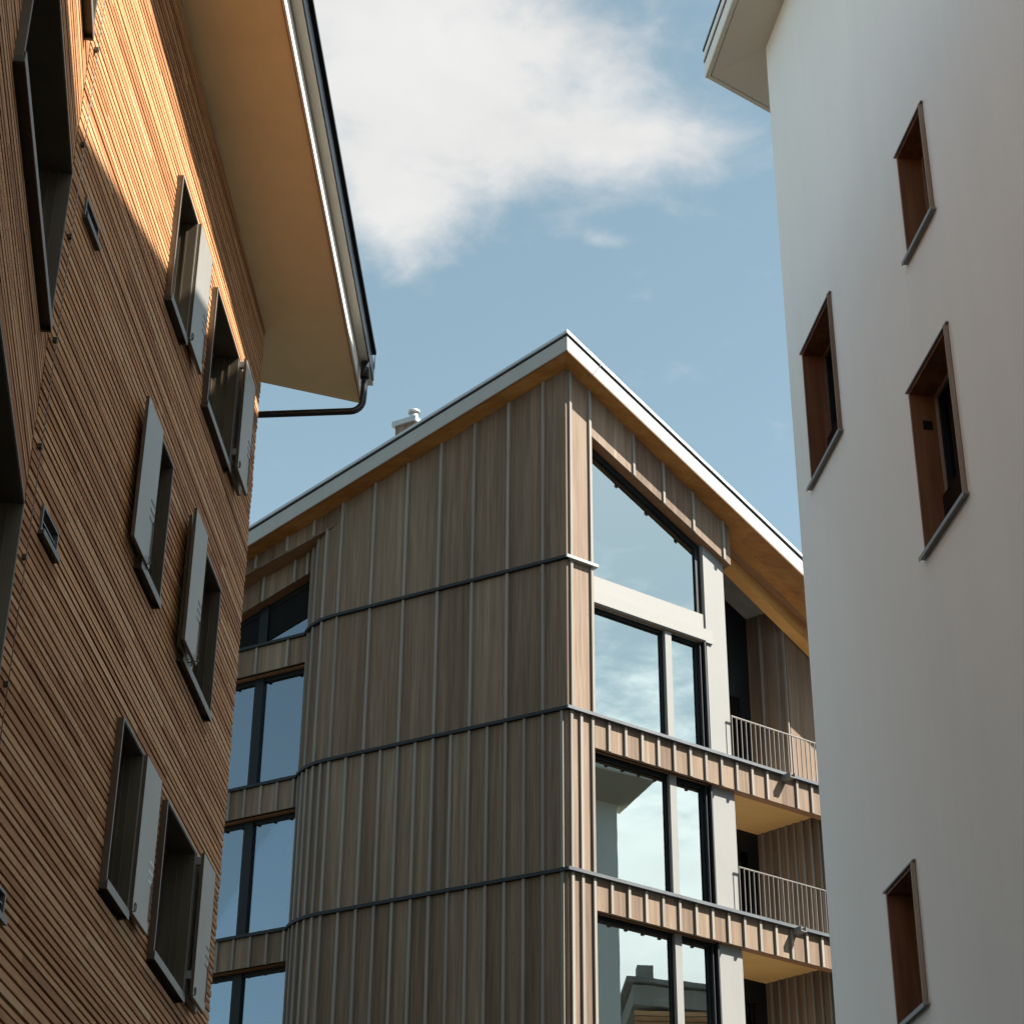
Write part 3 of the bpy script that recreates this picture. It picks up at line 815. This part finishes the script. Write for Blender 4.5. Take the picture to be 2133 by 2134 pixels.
for zt in (L2, L3, L4):
    for a, b in ((-.058, 2.02), (2.024, 4.35), (4.354, 5.88), (5.884, UEND)):
        FR.box('ledge', MB_, 'ledge_metal', a, b, -.02, .098, zt-LT, zt)
FR.box('ledge', MB_, 'fascia_metal', -.06, .665, -.02, .10, L1-LT, L1)
# bands under the ledges L2, L3, L4
for zt in (L2, L3, L4):
    us = [.90+.3735*k for k in range(21)]
    us = [u for u in us if u < UEND]
    if zt == L2: skip = 11
    else: skip = -1
    ed = [UW0]+us+[UEND]
    zb = zt-LT-BH
    for a, b in zip(ed, ed[1:]):
        FR.box('facade_board', MB_, 'board', a+.001, b-.001, -.03, random.uniform(-.002, .002), zb, zt-LT)
    for k, u in enumerate(us):
        if k == skip: continue
        FR.box('batten', MB_, 'batten', u-.026, u+.026, -.004, .046, zb-.014, zt-LT-.012)
    FR.box('wall_core', MB_, 'black', UW0, UP1, -.30, -.031, zb+.012, zt-LT)
    FR.box('band_beam', MB_, 'brown_wood', UP1-.45, UEND, -.18, -.031, zb+.001, zt-LT)
    FR.box('band_soffit', MB_, 'brown_wood', UW0, UP1-.45, -.075, -.031, zb+.002, zb+.011)
def R_window(z0, z1, mull=True, slant=None):
    D = -.25
    ul, ur = UW0, UW1
    parts = [(ur-.15, ur+.0, D-.06, D+.03, z0, z1), (ul+.001, ur-.15, D-.06, D+.0301, z1-.06, z1+.012)]
    w = FR.boxes('window', MB_, 'black_metal', parts)
    FR.box('head_rail', w, 'brown_wood', ul, ur, -.16, -.13, z1-.004, z1+.012)
    FR.box('blind_box', w, 'black', ul, ur, -.24, -.078, z1+.013, z1+.03)
    FR.boxes('track', w, 'dark_metal', [(ur-.10, ur-.085, D+.03, D+.10, z0, z1), (ur-.03, ur, D+.03, D+.16, z0, z1)])
    m0, m1 = 2.36, 2.57
    mm = FR.box('mullion', w, 'panel_metal', m0+.06, m1, D-.05, D+.10, z0, z1)
    FR.box('mullion_frame', w, 'black_metal', m0, m0+.058, D-.05, D+.02, z0, z1)
    FR.box('pane', w, 'glass_R', ul, m0, D-.02, D-.012, z0, z1-.06)
    FR.box('pane', w, 'glass_R', m1, ur-.15, D-.02, D-.012, z0, z1-.06)
    return w
for zt, zl in ((L2, L3), (L3, L4), (L4, L4-2.95)):
    R_window(zl, zt-LT-BH)
    FR.box('side_panel', MB_, 'panel_metal', UW1+.012, UP1+.10, -.40, -.125, zl, zt-LT-BH+.01)
# storey with the pale spandrel, and the gable window above it
w = R_window(L2, 18.70)
FR.box('spandrel', MB_, 'spandrel_metal', UW0, UW1+.05, -.30, -.16, 18.95, 19.32)
FR.box('blind_hood', MB_, 'spandrel_metal', UW0, UW1+.18, -.30, -.085, 18.705, 18.98)
FR.prism('side_panel', MB_, 'panel_metal', [(UW1+.05, L2), (UP1+.09, L2), (UP1+.09, 20.68), (UW1+.05, 20.90)], -.42, -.125)
gl = lambda u: 22.236-.4987*(u-.592)           # underside of the gable lintel
D = -.25
w = FR.prism('window', MB_, 'black_metal', [(UW0, gl(UW0)+.01), (UW0, gl(UW0)-.13), (3.46, gl(3.46)-.13), (3.46, gl(3.46)+.01)], D-.06, D+.03)
FR.prism('side_frame', w, 'black_metal', [(3.30, 19.32), (3.46, 19.32), (3.46, gl(3.46)-.13), (3.30, gl(3.30)-.13)], D-.06, D+.031)
FR.prism('pane', w, 'glass_R', [(UW0, 19.32), (3.30, 19.32), (3.30, gl(3.30)-.13), (UW0, gl(UW0)-.13)], D-.02, D-.012)
us = [1.632, 2.366, 3.097, 3.853]
ed = [UW0]+us+[4.03]
for a, b in zip(ed, ed[1:]):
    FR.prism('facade_board', MB_, 'board', [(a+.001, gl(a)), (b-.001, gl(b)), (b-.001, ZR(b)-.004), (a+.001, ZR(a)-.004)], -.03, random.uniform(-.002, .002))
for u in us:
    FR.prism('batten', MB_, 'batten', [(u-.026, gl(u)-.012), (u+.026, gl(u)-.038), (u+.026, ZR(u)-.03), (u-.026, ZR(u)-.006)], -.004, .036)
FR.prism('lintel_soffit', MB_, 'brown_wood', [(UW0, gl(UW0)+.001), (4.03, gl(4.03)+.001), (4.03, gl(4.03)+.03), (UW0, gl(UW0)+.03)], -.30, -.031)
FR.box('lintel_end', MB_, 'board', 4.008, 4.03, -.30, -.031, gl(4.03)+.032, ZR(4.03)-.01)
# lintel over the top loggia, set back in the shade of the eave, and the laminated beam behind it
gl2 = lambda u: 21.27-.484*(u-4.31)
FR.prism('facade_board', MB_, 'board', [(4.032, gl2(4.03)), (5.0, gl2(5.0)), (5.0, ZR(5.0)), (4.032, ZR(4.03))], -.32, -.30)
for a, b in ((5.002, 5.9), (5.902, 6.8), (6.802, UEND)):
    FR.prism('facade_board', MB_, 'board', [(a, gl2(a)), (b, gl2(b)), (b, ZR(b)), (a, ZR(a))], -.32, -.30)
for u in (4.83, 5.63, 6.43, 7.2):
    FR.prism('batten', MB_, 'batten', [(u-.026, gl2(u)+.02), (u+.026, gl2(u)+.01), (u+.026, ZR(u)), (u-.026, ZR(u))], -.30, -.265)
FR.prism('lintel_soffit', MB_, 'brown_wood', [(4.032, gl2(4.03)), (UEND, gl2(UEND)), (UEND, gl2(UEND)+.03), (4.032, gl2(4.03)+.03)], -.62, -.321)
bt_ = lambda u: 21.125-.4745*(u-4.60); bb_ = lambda u: 20.925-.5585*(u-4.60)
bbk = lambda u: bb_(u)-.02
FR.prism('beam', MB_, 'beam_wood', [(3.9, bb_(3.9)), (UEND, bb_(UEND)), (UEND, bt_(UEND)+.2), (3.9, bt_(3.9)+.2)], -.86, -.60)
# loggias
def loggia(zf, zc, top=False):
    FR.box('loggia_ceiling', MB_, 'ceiling_wood', UP1-.4, UEND, -2.0, -.181, zc, zc+.08) if not top else \
        FR.prism('loggia_ceiling', MB_, 'brown_wood', [(3.6, 22.02), (UEND, 22.02-.53*(UEND-3.6)), (UEND, 22.10-.53*(UEND-3.6)), (3.6, 22.10)], -2.0, -.84)
    zt_ = 21.9 if top else zc
    d = FR.boxes('loggia_door', MB_, 'black_metal', [(UP1-.4, 5.2, -1.87, -1.80, zf, zt_), (5.75, 6.02, -1.87, -1.80, zf, zt_), (5.2, 5.75, -1.87, -1.80, zf+2.1 if not top else zf+2.4, zt_)])
    FR.box('pane', d, 'glass_dark', 5.2, 5.75, -1.85, -1.842, zf, zf+2.1 if not top else zf+2.4)
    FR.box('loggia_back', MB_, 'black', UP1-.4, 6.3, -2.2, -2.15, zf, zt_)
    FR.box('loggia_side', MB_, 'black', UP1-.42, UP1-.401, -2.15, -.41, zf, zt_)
    P = FR.pt(6.02, -1.85, 0); Q = FR.pt(6.30, -.2, 0) if not top else FR.pt(6.17, -.89, 0)
    f = Fr(P[:2], (Q.x-P.x, Q.y-P.y), -1)
    if f.n.dot(FR.d) > 0: f = Fr(P[:2], (Q.x-P.x, Q.y-P.y), 1)
    Ls = (Q-P).length
    step = .19 if not top else .40
    k = int(Ls/step)
    for i in range(k+1):
        a, b = i*step, min(Ls, (i+1)*step)
        if b-a < .02: continue
        f.box('facade_board', MB_, 'board', a+.001, b-.001, -.03, 0, zf, zt_ if not top else 21.2)
        f.box('batten', MB_, 'batten', b-.026, b+.02, -.004, .034, zf, zt_ if not top else 21.2)
    if not top: FR.box('facade_board', MB_, 'board', 6.31, UEND, -.34, -.30, zf, zt_)
    else: FR.box('facade_board', MB_, 'board', 6.21, UEND, -.93, -.89, zf, 20.2)
    FR.box('floor_slab', MB_, 'pale_floor', UP1-.4, UEND, -2.2, -.021, zf-.30, zf-.01)
    # railing with a flat top rail and thin bars
    rl = FR.box('railing', MB_, 'steel', UP1+.03, UEND, -.055, -.02, zf+.868, zf+.886)
    u = UP1+.045
    while u < UEND:
        FR.box('baluster', rl, 'steel', u-.0048, u+.0048, -.046, -.026, zf-.01, zf+.868); u += .1163
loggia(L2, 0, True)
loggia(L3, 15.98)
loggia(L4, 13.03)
# rain spouts through the bands
for zt, uu in ((L2, 5.005), (L3, 5.03)):
    zz = zt-.155
    sp = FR.boxes('drain_spout', MB_, 'panel_metal', [(uu, uu+.13, -.02, .27, zz, zz+.012), (uu, uu+.012, -.02, .27, zz+.012, zz+.10), (uu+.118, uu+.13, -.02, .27, zz+.012, zz+.10), (uu+.012, uu+.118, -.02, .20, zz+.088, zz+.10)])
# rooms behind the glass: floors, partition walls
def plan(zb, zt, name, mat):
    a = [FR.pt(.2, -.32, zb), FR.pt(3.4, -.32, zb), FR.pt(3.4, -5.0, zb), FL.pt(12.5, -5.0, zb), FL.pt(12.5, -.7, zb), FL.pt(6.1, -.7, zb), FL.pt(5.2, -.32, zb), FL.pt(.2, -.32, zb)]
    quadprism(name, MB_, mat, a, [p+Vector((0, 0, zt-zb)) for p in a])
for zz in (L4-2.95, L4, L3, L2): plan(zz-.30, zz-.06, 'floor_slab', 'interior')
FR.box('inner_wall', MB_, 'interior', .3, 3.4, -5.1, -5.0, 7, 20.5)
FR.box('inner_wall', MB_, 'interior', 3.30, 3.38, -5.0, -.33, 7, 20.6)
FL.box('inner_wall', MB_, 'interior', 1, 12.5, -5.1, -5.0, 7, 18.5)
FL.box('inner_wall', MB_, 'interior', 5.5, 5.6, -5.0, -.5, 7, 18.5)
# ---------------- roof edge
OV = .42
zc0 = 23.62
rbR = lambda u: zc0 - .512*(u+.285)
rbL = lambda s: zc0 - .331*(s+.27)
# corner of the offset lines in plan
def xline(P1, d1, P2, d2):
    den = d1.x*d2.y-d1.y*d2.x
    t = ((P2.x-P1.x)*d2.y-(P2.y-P1.y)*d2.x)/den
    return P1+d1*t
cQ = xline(FR.pt(0, OV, 0), FR.d, FL.pt(0, OV, 0), FL.d)
uRc = (cQ-FR.P).dot(FR.d); uLc = (cQ-FL.P).dot(FL.d)
RE, LE = 8.8, 13.5
def soff_run(Fx, ztop, zbot, uc, uend, steps):
    for a, b in zip(steps, steps[1:]):
        a0 = 0 if a == steps[0] else a
        ring = [Fx.pt(a0, -.03, ztop(a0)), Fx.pt(b-.003, -.03, ztop(b-.003)), Fx.pt(b-.003, OV-.004, zbot(b-.003)+.004), Fx.pt(uc if a == steps[0] else a, OV-.004, zbot(uc if a == steps[0] else a)+.004)]
        quadprism('soffit_board', MB_, 'soffit_wood', ring, [p+Vector((0, 0, .03)) for p in ring])
soff_run(FR, ZR, rbR, uRc, RE, [0, 1.45, 2.9, 4.35, 5.8, 7.3, RE])
ring = [FR.pt(4.032, -.33, ZR(4.032)), FR.pt(UEND, -.33, ZR(UEND)), FR.pt(UEND, -.031, ZR(UEND)), FR.pt(4.032, -.031, ZR(4.032))]
quadprism('soffit_board', MB_, 'soffit_wood', ring, [p+Vector((0, 0, .03)) for p in ring])
soff_run(FL, ZL, rbL, uLc, LE, [0, 1.2, 2.4, 3.6, 4.8, 6.0, 7.2, 9, LE])
FH = .315
def fascia_run(Fx, zb, uc, cuts):
    for i, (a, b) in enumerate(zip(cuts, cuts[1:])):
        b2 = b-.004 if b != cuts[-1] else b
        Fx.sweep('fascia', MB_, 'fascia_metal', [(OV-.03, 0), (OV, 0), (OV, FH), (OV-.03, FH)], [(a, zb(a)), (b2, zb(b2))])
    a, b = cuts[0], cuts[-1]
    Fx.sweep('fascia_drip', MB_, 'brown_wood', [(OV-.034, -.022), (OV-.006, -.022), (OV-.006, 0), (OV-.034, 0)], [(a+.01, zb(a+.01)), (b, zb(b))])
    Fx.sweep('fascia_gap', MB_, 'black', [(OV-.03, FH), (OV-.006, FH), (OV-.006, FH+.045), (OV-.03, FH+.045)], [(a, zb(a)), (b, zb(b))])
    Fx.sweep('roof_edge', MB_, 'zinc', [(OV-.03, FH+.045), (OV+.035, FH+.045), (OV+.035, FH+.105), (OV-.03, FH+.105)], [(a-.03, zb(a-.03)), (b, zb(b))])
fascia_run(FR, rbR, uRc, [uRc, .62, 3.0, 5.6, RE])
fascia_run(FL, rbL, uLc, [uLc, 2.4, 5.2, 8.0, LE])
zt0 = FH+.09
vd = (FR.d*.839+FL.d)
vk = vd*(7/vd.length); vz = -.512*vk.dot(FR.d)
qC = FR.pt(uRc, OV-.02, zc0+zt0); qV = qC+vk+Vector((0, 0, vz))
for ring in ([qC, FR.pt(RE, OV-.02, rbR(RE)+zt0), FR.pt(RE, -5, rbR(RE)+zt0), qV], [qC, qV, FL.pt(LE, -6, rbL(LE)+zt0), FL.pt(LE, OV-.02, rbL(LE)+zt0)]):
    quadprism('roof', MB_, 'roof_slate', ring, [p-Vector((0, 0, .12)) for p in ring])
tube('conductor_wire', MB_, 'steel', [FR.pt(.55, OV+.045, rbR(.55)+.45), FR.pt(.50, OV+.012, rbR(.50)+.30), FR.pt(.36, OV+.01, rbR(.36)+.02), FR.pt(.30, OV-.1, rbR(.30)-.02)], .006, 6)
# chimney standing on the roof behind the shaded eave
cb = Fr((-2.20, 35.75), (FL.d.x, FL.d.y), -1)
ch = cb.boxes('chimney', MB_, 'board', [(-.20, .235, -.40, .0, 20.0, 24.08)])
cb.boxes('chimney_cap', ch, 'zinc', [(-.27, .30, -.47, .06, 24.08, 24.20)])
cb.boxes('corner_trim', ch, 'steel', [(-.205, -.18, .0, .012, 20.5, 24.08), (.21, .24, .0, .012, 20.5, 24.08)])
pc = cb.pt(-.10, -.15, 0)
tube('flue', ch, 'zinc', [pc+Vector((0, 0, 24.2)), pc+Vector((0, 0, 24.40))], .09, 14)
tube('flue_cap', ch, 'zinc', [pc+Vector((0, 0, 24.40)), pc+Vector((0, 0, 24.425)), pc+Vector((0, 0, 24.45))], .125, 14)

# ------------------------------------------------------------------ things inside the rooms
bx = thing('appliance_box', FL.pt(7.2, -1.25, L2), 'tall white carton standing behind the left window of the middle building', 'box')
fb = Fr(FL.pt(7.14, -1.2, 0)[:2], (FL.d.x, FL.d.y), -1)
fb.box('carton', bx, 'white_box', 0, .5, -.5, 0, L2-.05, L2+1.12)
fb.boxes('flap', bx, 'white_box', [(.02, .16, -.3, .0, L2+1.121, L2+1.14), (-.075, -.002, -.4, .012, L2-.05, L2+1.10)])
lp = thing('ceiling_lamp', FR.pt(2.2, -1.0, 17.7), 'long white tube lamp hanging behind the glass of the sunny window under the pale spandrel', 'lamp')
tube('tube', lp, 'lamp_glow', [FR.pt(1.55, -1.0, 17.70), FR.pt(2.85, -1.0, 17.735)], .016, 8)
tube('suspension_wire', lp, 'steel', [FR.pt(1.8, -1.0, 17.71), FR.pt(1.8, -1.0, 19.0)], .004, 5)
tube('suspension_wire', lp, 'steel', [FR.pt(2.6, -1.0, 17.73), FR.pt(2.6, -1.0, 19.0)], .004, 5)
cp = thing('cupboard', FR.pt(2.4, -1.4, L2), 'pale tall cupboard standing behind the sunny window under the tube lamp', 'cupboard')
FR.box('carcass', cp, 'white_box', 2.28, 3.05, -1.9, -1.3, L2-.05, 17.86)
FR.boxes('door', cp, 'white_box', [(2.29, 2.66, -1.299, -1.28, L2, 17.84), (2.67, 3.04, -1.299, -1.28, L2, 17.84)])

# ------------------------------------------------------------------ what the windows mirror: old chalet and wooded slope
CHp = (40.8, 23.6)
ct = thing('old_chalet', (CHp[0], CHp[1], 0), 'old brown timber chalet with a squat chimney mirrored in the lowest sunny window', 'house')
f1 = Fr(CHp, (.36, .93), 1)
if f1.n.dot(Vector((-1, 0, 0))) < 0: f1 = Fr(CHp, (.36, .93), -1)
f1.box('wall', ct, 'chalet_wood', .3, 14, -9, -.35, 0, 22.8)
f1.prism('gable_wall', ct, 'masonry', [(.05, 23.2), (14, 22.2), (14, 22.75), (.05, 23.95)], -9, -.12)
for k in range(10): f1.box('log', ct, 'chalet_wood', .1, 14, -.35, -.2, 21.0+.2*k, 21.17+.2*k)
for k in range(5): f1.box('shutter_board', ct, 'chalet_wood', 1.2+2.3*k, 2.2+2.3*k, -.2, -.12, 18.3, 20.6)
f1.prism('roof', ct, 'roof_slate', [(-.2, 24.02), (14.5, 22.8), (14.5, 22.95), (-.2, 24.2)], -9.5, .1)
f1.box('chimney', ct, 'masonry', .25, .85, -1.0, -.4, 24.1, 24.75)

def tree(loc, h, r, seed):
    rnd = random.Random(seed)
    t = thing('conifer_tree', loc, 'dark conifer on the wooded slope mirrored in the lowest shaded window', 'tree', 'trees on the slope behind the left building')
    o = Vector(loc)
    tube('trunk', t, 'bark', [o-Vector((0, 0, 1)), o+Vector((rnd.uniform(-.1, .1), 0, h*.5)), o+Vector((0, 0, h*.96))], r*.07, 7)
    V, F = [], []
    for k in range(1500):
        q = rnd.random()**1.5
        zz = h*(.12+.88*q)
        rr = r*(1-q)*(.35+.65*rnd.random()**.6)*(1+.25*math.sin(q*40))
        a = rnd.uniform(0, 2*math.pi)
        c = o+Vector((rr*math.cos(a), rr*math.sin(a), zz-.15*rr))
        d = Vector((math.cos(a), math.sin(a), -.35)).normalized()
        e = d.cross(Vector((0, 0, 1))).normalized()
        s = rnd.uniform(.25, .6)
        b = len(V)
        V += [c-e*s*.4, c+d*s*1.3-e*s*.15, c+d*s*1.3+e*s*.15+Vector((0, 0, -.1)), c+e*s*.4]
        F.append((b, b+1, b+2, b+3))
    mesh_obj('crown', V, F, 'foliage', t, origin=o)
rnd = random.Random(3)
for i in range(12):
    fx = rnd.uniform(-1, 1)
    bx_ = Vector((-62, 9.5, 0)) + Vector((-.43, .90, 0))*fx*11 + Vector((-.9, -.42, 0))*rnd.uniform(0, 14)
    tree((bx_.x, bx_.y, 11.5), rnd.uniform(14.5, 19), rnd.uniform(3.2, 4.6), i)
